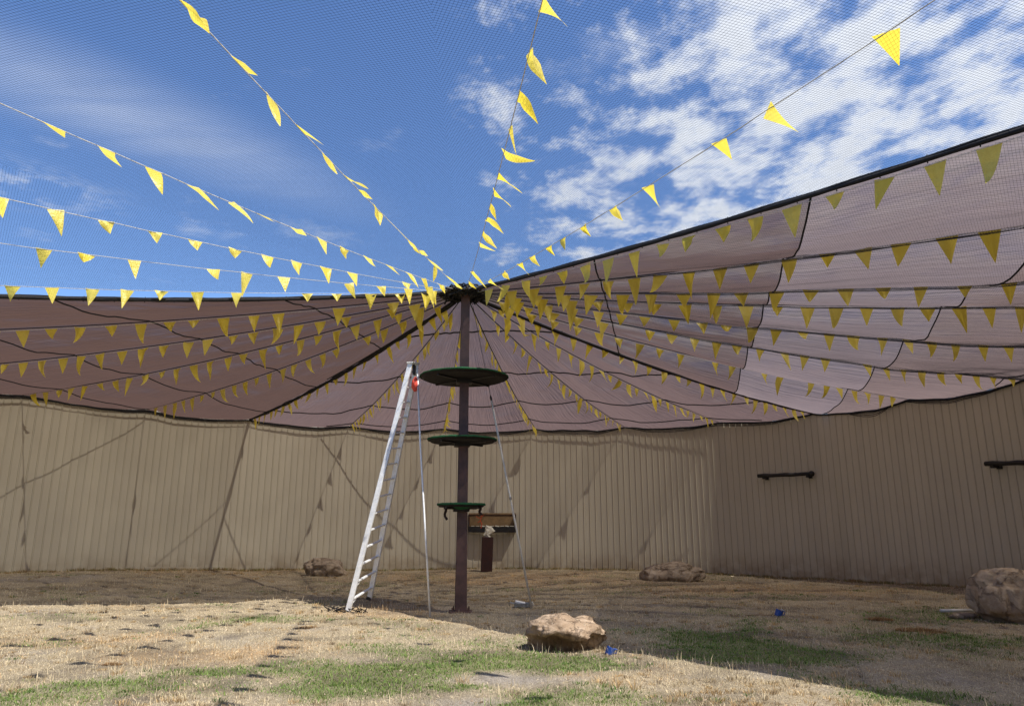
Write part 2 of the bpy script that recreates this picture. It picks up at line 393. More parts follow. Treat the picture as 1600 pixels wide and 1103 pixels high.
# ------------------------------------------------------------------ grass blades (uncountable)
def make_blades(name, N, hmin, hmax, green_only=False, tall=False, dead=False):
    y = 4.6*(27.5/4.6)**(RNG.random(N)**.80); x = (RNG.random(N)*2-1)*(y*.74+.6)
    g, bb, oo = patches(x, y)
    rr = np.hypot(x-PX, y-PY); az = np.degrees(np.arctan2(y-PY, x-PX))
    keep = rr < Rw(az)-.03
    if green_only: keep &= RNG.random(N) < np.clip(g*1.3-.1, 0, 1)
    elif tall:
        hz = np.clip(fbm(x, y, 1.3, 41)*2.2-.75, 0, 1)
        keep &= RNG.random(N) < hz*(1-.8*bb)*(1-.6*g)
    else: keep &= RNG.random(N) < (1-.72*bb)*(1-.5*g)*(1-.75*np.clip(fbm(x, y, 1.9, 61, 5)*3.2-1.35, 0, 1))
    x, y, g, bb, oo = x[keep], y[keep], g[keep], bb[keep], oo[keep]; n = len(x)
    z = ground_z(x, y) + (fbm(x, y, 2.2, 5, 4)-.5)*.05 + (fbm(x, y, 7, 8, 2)-.5)*.02 - .004
    h = (hmin+(hmax-hmin)*RNG.random(n)**1.7)*(1-.45*bb)
    a = RNG.random(n)*2*np.pi; wd = (.0012+.0020*RNG.random(n))*(.7+.075*y)*(1.6 if green_only else 1)
    la = RNG.random(n)*2*np.pi; lean = h*(.15+.9*RNG.random(n)) if not tall else h*(.05+.35*RNG.random(n))
    if dead: h = h*.35; lean = .02+.06*RNG.random(n)
    dx, dy = np.cos(a)*wd, np.sin(a)*wd; lx, ly = np.cos(la)*lean, np.sin(la)*lean
    p0 = np.stack([x-dx, y-dy, z], 1); p1 = np.stack([x+dx, y+dy, z], 1)
    m0 = np.stack([x-dx*.8+lx*.35, y-dy*.8+ly*.35, z+h*.6], 1); m1 = np.stack([x+dx*.8+lx*.35, y+dy*.8+ly*.35, z+h*.6], 1)
    tp = np.stack([x+lx, y+ly, z+h], 1)
    co = np.stack([p0, p1, m1, m0, tp], 1).reshape(-1, 3)
    b0 = np.arange(n)[:, None]*5
    F = (b0+np.array([[0, 1, 2, 0, 2, 3, 3, 2, 4]])).reshape(-1)
    me = mesh_np(name, co, F, 3)
    rv = RNG.random((n, 1)); cg = np.array([.18, .285, .085])*(.55+.8*rv) + np.array([.12, .09, .03])*RNG.random((n, 1))**2
    cs = np.array([.80, .69, .49])*(.55+.6*rv); cor = np.array([.78, .56, .32])*(.6+.6*rv)
    gg = np.clip(g*1.1-.1, 0, .9)
    isg = (RNG.random(n) < gg)[:, None] if not green_only else np.ones((n, 1), bool)
    iso = (RNG.random(n) < oo*.9)[:, None]
    c_ = np.where(isg, cg, np.where(iso, cor, cs))
    c_ = np.repeat(c_, 5, 0)
    at = me.color_attributes.new('tint', 'FLOAT_COLOR', 'POINT')
    at.data.foreach_set('color', np.concatenate([c_, np.ones((len(c_), 1))], 1).astype(np.float32).ravel())
    return link(name, me, 'blade')
tag(make_blades('dry_grass', 330000, .009, .036), 'short dry straw grass covering the yard in front of the tan wall', 'grass', kind='stuff')
tag(make_blades('grass_litter', 130000, .02, .05, dead=True), 'flattened dead straw lying loose over the ground of the yard', 'dead grass', kind='stuff')
tag(make_blades('green_grass', 330000, .010, .042, green_only=True), 'green low grass growing in patches through the dry lawn', 'grass', kind='stuff')
tag(make_blades('tall_dry_grass', 42000, .04, .14, tall=True), 'taller dry grass stalks standing above the straw lawn', 'grass', kind='stuff')

def make_tufts(name, cx, cy, per, hlo, hhi, spread, cols):
    n0 = len(cx); K = np.repeat(np.arange(n0), per); n = len(K)
    hh_ = hlo+(hhi-hlo)*RNG.random(n0)**2
    a = RNG.random(n)*2*np.pi; rr = RNG.random(n)**.7*spread*(.5+hh_[K]/hhi)
    x = cx[K]+rr*np.cos(a); y = cy[K]+rr*np.sin(a)
    ok = np.hypot(x-PX, y-PY) < Rw(np.degrees(np.arctan2(y-PY, x-PX)))-.04; x, y, K, a = x[ok], y[ok], K[ok], a[ok]; n = len(x)
    z = ground_z(x, y)+(fbm(x, y, 2.2, 5, 4)-.5)*.05+(fbm(x, y, 7, 8, 2)-.5)*.02-.004
    h = hh_[K]*(.5+.5*RNG.random(n)); le = h*(.2+.7*RNG.random(n)); wa = RNG.random(n)*6.283; wd = (.0016+.0018*RNG.random(n))*(.7+.07*y)
    dx, dy = np.cos(wa)*wd, np.sin(wa)*wd; lx, ly = np.cos(a)*le, np.sin(a)*le
    P_ = lambda q_, w_, f_: np.stack([x+w_*dx*q_+lx*f_*f_, y+w_*dy*q_+ly*f_*f_, z+h*f_*(1-.25*f_)], 1)
    co = np.stack([P_(-1, 1, 0), P_(1, 1, 0), P_(1, .8, .6), P_(-1, .8, .6), P_(0, 0, 1)], 1).reshape(-1, 3)
    F = (np.arange(n)[:, None]*5+np.array([[0, 1, 2, 0, 2, 3, 3, 2, 4]])).reshape(-1)
    me = mesh_np(name, co, F, 3)
    c0 = np.array(cols)[RNG.integers(0, len(cols), n0)][K]*(.55+.7*RNG.random((n, 1)))
    c0 = np.repeat(c0, 5, 0); at = me.color_attributes.new('tint', 'FLOAT_COLOR', 'POINT')
    at.data.foreach_set('color', np.concatenate([c0, np.ones((len(c0), 1))], 1).astype(np.float32).ravel())
    return link(name, me, 'blade')
N_ = 5200; ty_ = 4.6*(24/4.6)**RNG.random(N_); tx_ = (RNG.random(N_)*2-1)*(ty_*.74+.4)
g_, b_, o_ = patches(tx_, ty_); kp = RNG.random(N_) < (1-.6*b_)*np.clip(fbm(tx_, ty_, .9, 77)*2.4-.7, .08, 1)
tx_, ty_, g_ = tx_[kp], ty_[kp], g_[kp]
gm = RNG.random(len(g_)) < g_*1.2+.05
tag(make_tufts('straw_tufts', tx_[~gm], ty_[~gm], 26, .03, .11, .055, [[.66, .56, .38], [.60, .44, .24], [.42, .33, .22]]), 'straw coloured tufts standing through the dry lawn', 'grass', kind='stuff')
tag(make_tufts('green_tufts', tx_[gm], ty_[gm], 26, .025, .075, .06, [[.15, .24, .07], [.10, .19, .05], [.24, .29, .11]]), 'low green weed tufts growing in the greener patches', 'weeds', kind='stuff')
N_ = 1500; aa_ = rad(1)*(8+160*RNG.random(N_)); rr_ = Rw(np.degrees(aa_))-.06-.35*RNG.random(N_)**2
tag(make_tufts('wall_foot_weeds', PX+rr_*np.cos(aa_), PY+rr_*np.sin(aa_), 14, .03, .16, .07, [[.50, .38, .20], [.40, .30, .17], [.30, .30, .12]]), 'uneven dry weeds along the foot of the tan wall', 'weeds', kind='stuff')
# little stones and crumbs of earth
n = 5000; sy_ = 4.6*(20/4.6)**RNG.random(n); sx_ = (RNG.random(n)*2-1)*(sy_*.74+.4)
base_ = np.array([[1, 0, 0], [0, 1, 0], [-1, 0, 0], [0, -1, 0], [0, 0, 1.]]); Fs = np.array([[0, 1, 4, 1, 2, 4, 2, 3, 4, 3, 0, 4]])
sz_ = (.006+.020*RNG.random(n)**4)[:, None, None]; rot_ = RNG.random(n)*6.28
bx_ = base_[None]*(.6+.8*RNG.random((n, 5, 3))); xx_ = bx_[..., 0]*np.cos(rot_)[:, None]-bx_[..., 1]*np.sin(rot_)[:, None]; yy_ = bx_[..., 0]*np.sin(rot_)[:, None]+bx_[..., 1]*np.cos(rot_)[:, None]
bx_ = np.stack([xx_, yy_, bx_[..., 2]*.7], -1)*sz_
sz0 = ground_z(sx_, sy_)+(fbm(sx_, sy_, 2.2, 5, 4)-.5)*.05+(fbm(sx_, sy_, 7, 8, 2)-.5)*.02-.002
bx_ += np.stack([sx_, sy_, sz0], 1)[:, None, :]
me = mesh_np('gravel_crumbs', bx_.reshape(-1, 3), (np.arange(n)[:, None]*5+Fs).reshape(-1), 3)
tag(link('gravel_crumbs', me, 'rock_grey'), 'small stones and crumbs of earth scattered over the yard', 'gravel', kind='stuff')

# ------------------------------------------------------------------ ribbed wall
wall = empty('ribbed_wall', (PX, PY, 0), 'tall curved tan wall of vertical ribbed strips enclosing the yard', 'wall')
AZS = np.arange(-95, 265, .05); 
WX = Rw(AZS)*np.cos(np.radians(AZS)); WY = Rw(AZS)*np.sin(np.radians(AZS))
arc = np.concatenate([[0], np.cumsum(np.hypot(np.diff(WX), np.diff(WY)))])
PITCHW = .208; Hw = HW+.03
def wpt(s): return np.interp(s, arc, WX), np.interp(s, arc, WY)
bm = bmesh.new()     # backing sheet behind the planks (outer skin + top)
ns = 420; prev = None
for i in range(ns+1):
    s = arc[-1]*i/ns; x, y = wpt(s if i < ns else 0); L = math.hypot(x, y); ux, uy = x/L, y/L
    col_ = [bm.verts.new((x+ux*.026, y+uy*.026, -.5)), bm.verts.new((x+ux*.026, y+uy*.026, Hw)), bm.verts.new((x+ux*.16, y+uy*.16, Hw)), bm.verts.new((x+ux*.16, y+uy*.16, -.5))]
    if prev:
        for k in range(3): bm.faces.new((prev[k], col_[k], col_[k+1], prev[k+1]))
    prev = col_
from_bm('wall_backing', bm, 'wall_paint', wall)
bm = bmesh.new(); 
def strip_profile(bm, M=Matrix.Identity(4)):
    h = PITCHW/2-.0015           # flat pan with one raised rib at its edge
    prof = [(-h, -.006), (h, -.006), (h, .004), (h-.006, .006), (-h+.040, .006), (-h+.031, .025), (-h+.013, .025), (-h+.004, .006), (-h, .004)]
    lo = [bm.verts.new(M @ Vector((x_, y_, -.45))) for x_, y_ in prof]; hi = [bm.verts.new(M @ Vector((x_, y_, Hw))) for x_, y_ in prof]
    for k in range(len(prof)): bm.faces.new((lo[k], lo[(k+1) % len(prof)], hi[(k+1) % len(prof)], hi[k]))
    bm.faces.new(hi)
strip_profile(bm)
pl_me = bpy.data.meshes.new('wall_strip'); bmesh.ops.recalc_face_normals(bm, faces=bm.faces); bm.to_mesh(pl_me); bm.free(); pl_me.materials.append(MATS['wall_paint'])
npl = int(arc[-1]/PITCHW); rest = []
for i in range(npl):
    s = (i+.5)*PITCHW; x0, y0 = wpt(s-.1); x1, y1 = wpt(s+.1); x, y = (x0+x1)/2, (y0+y1)/2
    az = math.degrees(math.atan2(y, x)); ang = math.atan2(y1-y0, x1-x0)
    az = (az+95) % 360-95
    L = math.hypot(x, y); off = .010; px_, py_ = x+x/L*off, y+y/L*off
    if 8 < az < 168:
        o = bpy.data.objects.new('wall_strip', pl_me); C.objects.link(o); o.parent = wall
        o.location = (px_, py_, 0); o.rotation_euler = (random.uniform(-.0006, .0006), 0, ang+random.uniform(-.006, .006))
    else: rest.append((px_, py_, ang))
bm = bmesh.new()
for px_, py_, ang in rest: strip_profile(bm, Matrix.Translation((px_, py_, 0)) @ Matrix.Rotation(ang, 4, 'Z'))
tag(from_bm('wall_strip_run', bm, 'wall_paint', wall), kind='stuff')
# two-by-four foot board seen at the left foot of the wall
def wall_frame(px, z=0, off=0):      # world azimuth on the wall whose image column is px at eye height
    best = None
    for a in np.arange(5, 175, .1):
        p = P3(a, Rw(a)-off, 0); col_ = 800+1142*p.x/(p.y*math.cos(PITCH)+(z-EYE)*math.sin(PITCH))
        if best is None or abs(col_-px) < best[0]: best = (abs(col_-px), a)
    return best[1]
a0, a1 = wall_frame(312), wall_frame(222)
p0, p1 = P3(a0, Rw(a0)-.05, 0), P3(a1, Rw(a1)-.05, 0)
bm = bmesh.new(); beam(bm, (p0.x, p0.y, gz(p0.x, p0.y)+.05), (p1.x, p1.y, gz(p1.x, p1.y)+.05), .09, .04, bev=.004)
tag(from_bm('pale_batten', bm, 'wall_paint'), 'pale wooden batten lying along the foot of the wall left of the ladder', 'board')

# ------------------------------------------------------------------ shade cloth
cloth = empty('shade_cloth', (PX, PY, 0), 'brown mauve shade cloth in sewn panels stretched from the central pole to the wall', 'shade cloth')
CA = np.array(CABLES, float)
def cloth_z(r, az):
    r = np.asarray(r, float); az = np.asarray(az, float)
    i = np.clip(np.searchsorted(CA, az, side='right')-1, 0, len(CA)-2)
    u = np.clip((az-CA[i])/(CA[i+1]-CA[i]), 0, 1); wd = np.radians(CA[i+1]-CA[i])*r
    rs = np.where(az < 41, np.clip(r/5, 0, 1)*1.75, (r/13)**.7*np.where(az > 127, .9, 1.1))
    ed = np.clip((r-9.0)/4.2, 0, 1); ed = ed*ed*(3-2*ed)
    A = wd*.088*rs*(1-.68*ed)
    z = zcable(r, az) + .03 - A*(1-np.abs(2*u-1)**2.0)
    nn = ((vnoise(r*.9, az*.35, 1.0, 51)-.5)*.07+(vnoise(r*2.6, az*.55, 1.0, 57)-.5)*.035)*np.clip(r/5, 0, 1)*(1-np.abs(2*u-1)**4)
    e = np.exp(-((az-199)/9)**2)
    z = z - .16*e*np.sin(np.pi*np.clip(r/Rw(az), 0, 1))
    return z+nn-.05*ed
SECT = [(-52, 41, -12, [2.8, 5.65, 8.6, 11.9], 'R'), (41, 127, 84, [2.0, 5.0, 8.1, 10.9], 'C'), (127, 199, 165, [2.85, 5.9, 9.0, 12.0], 'L')]
def rlim(r, az): return np.minimum(np.maximum(r, .42), Rw(az)-.004)
for a0, a1, bis, ds, tg in SECT:
    edges = [0.0]+ds+[99]
    azs = []
    for c0, c1 in zip(CABLES, CABLES[1:]):
        if c0 >= a0 and c1 <= a1: azs += list(np.linspace(c0, c1, 13))[:-1]
    azs = np.array(azs+[a1], float)
    for k in range(len(edges)-1):
        d0, d1 = edges[k], edges[k+1]
        cb = np.maximum(np.cos(np.radians(azs-bis)), .35)
        r0 = rlim(d0/cb, azs); r1 = rlim(d1/cb, azs)
        ok = r1-r0 > .02
        nv = 16; V = np.linspace(0, 1, nv+1)
        RR = r0[:, None]+(r1-r0)[:, None]*V[None, :]; AA = np.repeat(azs[:, None], nv+1, 1)
        ZZ = cloth_z(RR, AA)
        XX = RR*np.cos(np.radians(AA)); YY = RR*np.sin(np.radians(AA))
        co = np.stack([XX.ravel(), YY.ravel(), ZZ.ravel()], 1)
        I = np.arange(len(azs)*(nv+1)).reshape(len(azs), nv+1)
        okc = ok[:-1] & ok[1:]
        Fq = np.stack([I[:-1, :-1], I[:-1, 1:], I[1:, 1:], I[1:, :-1]], -1)[okc].reshape(-1)
        if len(Fq) == 0: continue
        uv = np.stack([(RR).ravel()*.5, (np.radians(AA)*6).ravel()], 1)
        me = mesh_np('cloth_panel', co, Fq, 4, uv)
        mat = {'R': ['cloth_plum', 'cloth_plum', 'cloth_light', 'cloth_rose', 'cloth_rose'], 'C': ['cloth_mid']*5, 'L': ['cloth_dark']*5}[tg][k]
        o = link('cloth_panel', me, mat, cloth, smooth=True)
        if tg == 'R' and k >= 2: o['label'] = 'paler, thinner panel on the right'
        # seam webbing under the joint
        if k < len(ds):
            rr = d1/cb; okr = (rr < Rw(azs)-.15) & (rr > .5)
            pts = [Vector((r_*math.cos(rad(a_)), r_*math.sin(rad(a_)), float(cloth_z(r_, a_))-.014)) for r_, a_, o_ in zip(rr, azs, okr) if o_]
            if len(pts) > 2:
                bm = bmesh.new(); add_tube(bm, pts, .013 if tg != 'C' else .018, 6)
                from_bm('seam', bm, 'black_web', cloth, smooth=True)
def radial_pts(az, r0, r1, n, dz=0, zf=None):
    return [Vector((r_*math.cos(rad(az)), r_*math.sin(rad(az)), float((zf or zcable)(r_, az))+dz)) for r_ in np.linspace(r0, r1, n)]
for az, rr in ((41, .036), (127, .050)):
    bm = bmesh.new(); pts = radial_pts(az, .4, float(Rw(az))-.1, 40, -.03)
    add_tube(bm, pts, [rr*(.75+.35*math.sin(i*1.7)*math.sin(i*.6)+.2) for i in range(40)], 7)
    add_tube(bm, radial_pts(az+.9, .5, 6.5, 16, -.02), .014, 5)
    from_bm('joining_rope', bm, 'black_web', cloth, smooth=True)
for az, rr in ((-52, .027), (199, .034)):
    bm = bmesh.new()
    pts = radial_pts(az, .4, float(Rw(az))-.1, 60, -.0, cloth_z)
    add_tube(bm, pts, [rr*(1+.25*math.sin(i*2.1)*math.sin(i*.9)) for i in range(60)], 7)
    add_tube(bm, [p+Vector((0, 0, .036+.006*math.sin(i*1.3))) for i, p in enumerate(pts)], .014, 6)
    for i in range(3, 60, 2):
        p = pts[i]; add_tube(bm, [p+Vector((0, 0, -.045)), p+Vector((.004, 0, .055))], .007, 5)
    from_bm('edge_rope', bm, 'black_web', cloth, smooth=True)
# support cables under the creases
for az in CABLES[1:-1]:
    bm = bmesh.new(); add_tube(bm, radial_pts(az, .4, float(Rw(az))-.05, 24, -.004), .011, 5)
    from_bm('support_cable', bm, 'black_web', cloth, smooth=True)
# dark hem with a small hanging skirt of net along the wall
hem = []
for a_ in np.arange(-52, 199.01, .6):
    r_ = float(Rw(a_))-.035; hem.append((a_, r_, float(cloth_z(r_, a_))))
bm = bmesh.new(); add_tube(bm, [Vector((r_*math.cos(rad(a_)), r_*math.sin(rad(a_)), z_-.03)) for a_, r_, z_ in hem], .028, 6)
from_bm('hem', bm, 'black_web', cloth, smooth=True)
bm = bmesh.new(); rnd = random.Random(5)
for lo, hi, dep in ((36, 30, .16), (128, 110, .10), (60, 41, .10), (150, 128, .07), (170, 150, .08), (30, 16, .10), (98, 82, .11), (110, 98, .12), (82, 68, .12), (68, 55, .12)):
    aa = np.linspace(lo, hi, 30)
    for strand in range(3):
        pts = []
        for i, a_ in enumerate(aa):
            u = i/29; r_ = float(Rw(a_))-.12
            pts.append(Vector((r_*math.cos(rad(a_)), r_*math.sin(rad(a_)), float(cloth_z(r_, a_))-.05-dep*math.sin(math.pi*u)*(.3+.35*strand)+.01*rnd.random())))
        add_tube(bm, pts, .009, 4)
from_bm('loose_net_edge', bm, 'black_web', cloth)

# ------------------------------------------------------------------ bird netting over the open sector
def tube_batch(lines, r, name, mat, parent):
    """lines: list of (n,3) arrays -> triangular thin tubes, one mesh"""
    cos = []; fs = []; base = 0
    offs = np.array([[0, 0, r], [r*.87, r*.5, -r*.5], [-r*.87, -r*.5, -r*.5]])
    for L in lines:
        n = len(L); d = L[-1]-L[0]; d = d/np.linalg.norm(d); s = np.array([d[1], -d[0], 0])
        of = np.array([[0, 0, r], s*r*.87+[0, 0, -r*.5], -s*r*.87+[0, 0, -r*.5]])
        v_ = (L[:, None, :]+of[None]).reshape(-1, 3); cos.append(v_)
        i = np.arange(n-1)[:, None]*3+base
        for k in range(3):
            k2 = (k+1) % 3
            fs.append(np.concatenate([i+k, i+k2, i+3+k2, i+3+k], 1))
        base += n*3
    me = mesh_np(name, np.concatenate(cos), np.concatenate(fs).ravel(), 4)
    return link(name, me, mat, parent)
net = empty('bird_net', (PX, PY, 0), 'fine dark netting stretched over the open part of the yard under the sky', 'netting')
def net_z(r, az, under):
    return (cloth_z(r, az)-.05) if under else (zcable(r, az)+.05)
SP = .030
for a0, a1, under in ((-161, -125, 0), (-125, -88, 0), (-88, -52, 0), (-52, -21, 1), (-21, 15, 1)):
    bis = (a0+a1)/2; half = (a1-a0)/2; lines = []; cb, sb = math.cos(rad(bis)), math.sin(rad(bis))
    Rm = 15.6 if not under else 13.9
    for d in np.arange(.6, Rm*math.cos(rad(half)), SP):           # chords
        yy = np.linspace(-d*math.tan(rad(half)), d*math.tan(rad(half)), 9 if not under else 17)
        r_ = np.hypot(d, yy); az = np.degrees(np.arctan2(yy, d))+bis
        x_ = d*cb-yy*sb; y_ = d*sb+yy*cb; z_ = net_z(r_, az, under)
        lines.append(np.stack([x_, y_, z_], 1))
    ym = Rm*math.sin(rad(half))
    for yv in np.arange(-ym+.02, ym, SP):
        d0 = max(.5, abs(yv)/math.tan(rad(half))); d1 = math.sqrt(max(.1, (Rm-.1)**2-yv*yv))
        if d1-d0 < .1: continue
        dd = np.linspace(d0, d1, 12); r_ = np.hypot(dd, yv); az = np.degrees(np.arctan2(yv, dd))+bis
        x_ = dd*cb-yv*sb; y_ = dd*sb+yv*cb; z_ = net_z(r_, az, under)
        keep = r_ < Rw(az)
        if keep.sum() > 2: lines.append(np.stack([x_, y_, z_], 1)[keep])
    o = tube_batch(lines, .0011, 'net_panel', 'net_thread', net); o['kind'] = 'stuff'

# ------------------------------------------------------------------ pennant strings
def pennant_mesh(seed, wid=.235, ln=.385, flat=1.0):
    rnd = random.Random(seed); nu, nv = 4, 7; vs = []; fs = []
    curl = flat*rnd.uniform(-1.15, 1.15)*rnd.random(); twist = rnd.uniform(-1.3, 1.3)*rnd.random()**1.5; fold = rnd.uniform(-.05, .05); ph = rnd.uniform(0, 6)
    ln *= rnd.uniform(.8, 1.12) if seed % 4 else .55
    for j in range(nv+1):
        v = j/nv; hw = wid/2*(1-v*.97)
        ang = curl*v*v; yy = ln*(math.sin(ang)/max(abs(ang), 1e-3)*v*abs(ang)/max(abs(ang), 1e-3)*.0)
        yc = ln*v*math.sin(ang)*.55; zc_ = -ln*v*(.45+.55*math.cos(ang))
        for i in range(nu+1):
            u = (i/nu*2-1)*hw; tw = twist*v
            x = u*math.cos(tw); y = u*math.sin(tw)+yc + fold*math.cos(u/hw*3+ph) * min(1, v*2.5)*(1-v)*1.6 if hw > 0 else yc
            vs.append((x, y, zc_))
    for j in range(nv):
        for i in range(nu):
            a = j*(nu+1)+i; fs.append((a, a+1, a+nu+2, a+nu+1))
    me = bpy.data.meshes.new('pennant'); me.from_pydata(vs, [], fs); me.materials.append(MATS['pennant_film']); me.shade_smooth()
    return me
PM = [pennant_mesh(i) for i in range(14)]
PF = [pennant_mesh(40+i, flat=.3) for i in range(10)]
STR = [  # azimuth, sag, wind, label
 (-52, .22, .12, 'yellow pennant string hung along the black edge rope of the cloth at right'),
 (-36, .22, .10, 'yellow pennant string on the first crease below the cloth edge at right'),
 (-21, .22, .10, 'yellow pennant string on the second crease below the right cloth edge'),
 (-12, .22, .10, 'yellow pennant string on the third crease below the right cloth edge'),
 (2, .22, .08, 'yellow pennant string on the fourth crease below the right cloth edge'),
 (15, .22, .08, 'yellow pennant string on the crease two above the black joining rope at right'),
 (28, .22, .08, 'yellow pennant string ending on the shaded wall, just above the black joining rope'),
 (41, .22, .06, 'yellow pennant string following the right black joining rope down to the wall'),
 (54, .22, .06, 'yellow pennant string ending where the sunlit and the shaded wall meet'),
 (68, .22, .05, 'yellow pennant string ending over the low rock against the back wall'),
 (82, .22, .05, 'steep yellow pennant string just right of the pole under the cloth'),
 (97, .22, .05, 'short looking yellow pennant string just left of the pole under the cloth'),
 (112, .22, .05, 'yellow pennant string passing behind the top of the ladder'),
 (127, .22, .06, 'yellow pennant string following the thick left joining rope to the wall'),
 (141, .22, .06, 'yellow pennant string on the first crease left of the thick joining rope'),
 (155, .22, .06, 'yellow pennant string on the second crease left of the thick joining rope'),
 (168, .22, .08, 'yellow pennant string on the third crease left of the thick joining rope'),
 (182, .22, .10, 'yellow pennant string on the crease just below the left cloth edge'),
 (200, .20, .15, 'nearly level yellow pennant string skimming above the left cloth edge'),
 (216, .22, .35, 'lowest but one yellow pennant string against the blue sky at left'),
 (229, .22, .5, 'yellow pennant string against the left sky, third up from the cloth edge'),
 (245, .24, .7, 'yellow pennant string crossing the thin white cloud streak at left'),
 (261, .24, .9, 'steep yellow pennant string rising to the top edge left of the pole'),
 (277, .24, 1.0, 'steepest yellow pennant string, rising through small clouds right of the pole'),
 (293, .22, 1.0, 'yellow pennant string crossing the white cloud bank at right')]
PLACES = {293: [1.3, 2.0, 2.7, 3.2, 3.8, 4.3, 4.9, 5.7, 6.5, 7.8, 8.5, 9.8, 10.9, 12.2],
 261: [1.0, 1.6, 2.3, 2.8, 3.3, 3.8, 4.3, 4.8, 5.3, 5.8, 6.3, 6.9, 7.5, 8.1, 8.7, 9.4, 10.1, 10.8, 11.5, 12.2, 12.9],
 277: [1.0, 1.9, 3.6, 4.2, 4.8, 5.3, 5.8, 6.3, 6.9, 7.5, 8.1, 8.8, 9.4, 10.3, 11.0, 11.7, 12.5]}
strand0 = {277: .95, 261: .8}
for az, sag, wind, label in STR:
    az_r = float(az if az <= 265 else az-360)
    ps = empty('pennant_string', (PX, PY, 0), label, 'pennant string', 'yellow pennant strings radiating from the pole')
    R = float(Rw(az_r)); end = R-.12
    undercloth = -55 < (az if az < 200 else az-360) < 199.5
    dz = -.035 if undercloth else 0
    bm = bmesh.new(); rj = random.Random(az)
    n = 46; pts = []
    for i in range(n):
        r_ = .42+(end-.42)*i/(n-1)
        zz = float(zcable(r_, az_r, sag))+dz
        pts.append(Vector((r_*math.cos(rad(az)), r_*math.sin(rad(az)), zz-.008*rj.random())))
    add_tube(bm, pts, .0048 if not undercloth else .0035, 5)
    from_bm('cord', bm, 'cord_white', ps, smooth=True)
    r_ = strand0.get(az, .75+.4*rj.random())
    plan = list(PLACES.get(az, []))
    if plan: r_ = plan.pop(0)
    while r_ < end-.15:
        if rj.random() > .045 or az in PLACES:
            zz = float(zcable(r_, az_r, sag)); z2 = float(zcable(r_+.1, az_r, sag))
            X_ = Vector((math.cos(rad(az))*.1, math.sin(rad(az))*.1, z2-zz)).normalized()
            gust = wind*rj.uniform(.45, 1.25)
            wv = Vector((gust*1.0, -gust*.25, -.8)) + Vector((rj.gauss(0, .13), rj.gauss(0, .13), rj.gauss(0, .05)))*(1+wind)
            D = (wv-X_*wv.dot(X_)).normalized(); Zl = -D; Yl = Zl.cross(X_).normalized()
            if rj.random() < .5: X_, Yl = -X_, -Yl
            Mx = Matrix((X_, Yl, Zl)).transposed().to_4x4()
            skew = Matrix.Rotation(rj.gauss(0, .09+.15*wind), 4, 'Y')
            big = 1.10 if undercloth else .92
            o = bpy.data.objects.new('pennant', rj.choice(PM if undercloth else PF)); C.objects.link(o); o.parent = ps
            o.matrix_local = Matrix.Translation((r_*math.cos(rad(az)), r_*math.sin(rad(az)), zz+dz)) @ Mx @ skew @ Matrix.Diagonal((rj.uniform(.85, 1.08)*big, 1, rj.uniform(.85, 1.15)*big, 1))
        if az in PLACES: r_ = plan.pop(0) if plan else 99
        else: r_ += (.53 if undercloth else .58)+rj.uniform(-.07, .07)

# ------------------------------------------------------------------ central pole with platforms
pole = empty('climbing_pole', (PX, PY, 0), 'tall brown steel pole in the middle of the yard with three round green platforms', 'pole')
bm = bmesh.new(); ztop = HP+.06; s_ = .098
rz = Matrix.Rotation(rad(7), 4, 'Z')
zz_ = [(-.1, .108), (.9, .098), (3, .088), (ztop, .083)]
# wide flange column: two flanges and a web
for (za, wa), (zb, wb) in zip(zz_, zz_[1:]):
    for fy in (-1, 1):
        vs = []
        for z_, w_ in ((za, wa), (zb, wb)):
            for sx_, sy_ in ((-1, -1), (1, -1), (1, 1), (-1, 1)):
                vs.append(bm.verts.new(rz @ Vector((sx_*w_, fy*(w_-.012)+sy_*.011, z_))))
        for k in range(4): bm.faces.new((vs[k], vs[(k+1) % 4], vs[4+(k+1) % 4], vs[4+k]))
add_box(bm, (0, 0, ztop/2), (.016, .15, ztop-.02), rz)
for fy in (-1, 1): add_box(bm, (0, fy*.072, ztop+.002), (.17, .03, .006), rz)
from_bm('column', bm, 'steel_brown', pole)
bm = bmesh.new(); add_box(bm, (0, 0, .02+gz(PX, PY)), (.42, .42, .03), rz, .004)
for a_ in (45, 135, 225, 315): add_tube(bm, [(.2*math.cos(rad(a_)), .2*math.sin(rad(a_)), .02), (.2*math.cos(rad(a_)), .2*math.sin(rad(a_)), .09)], .014, 6)
from_bm('base_plate', bm, 'steel_brown', pole)
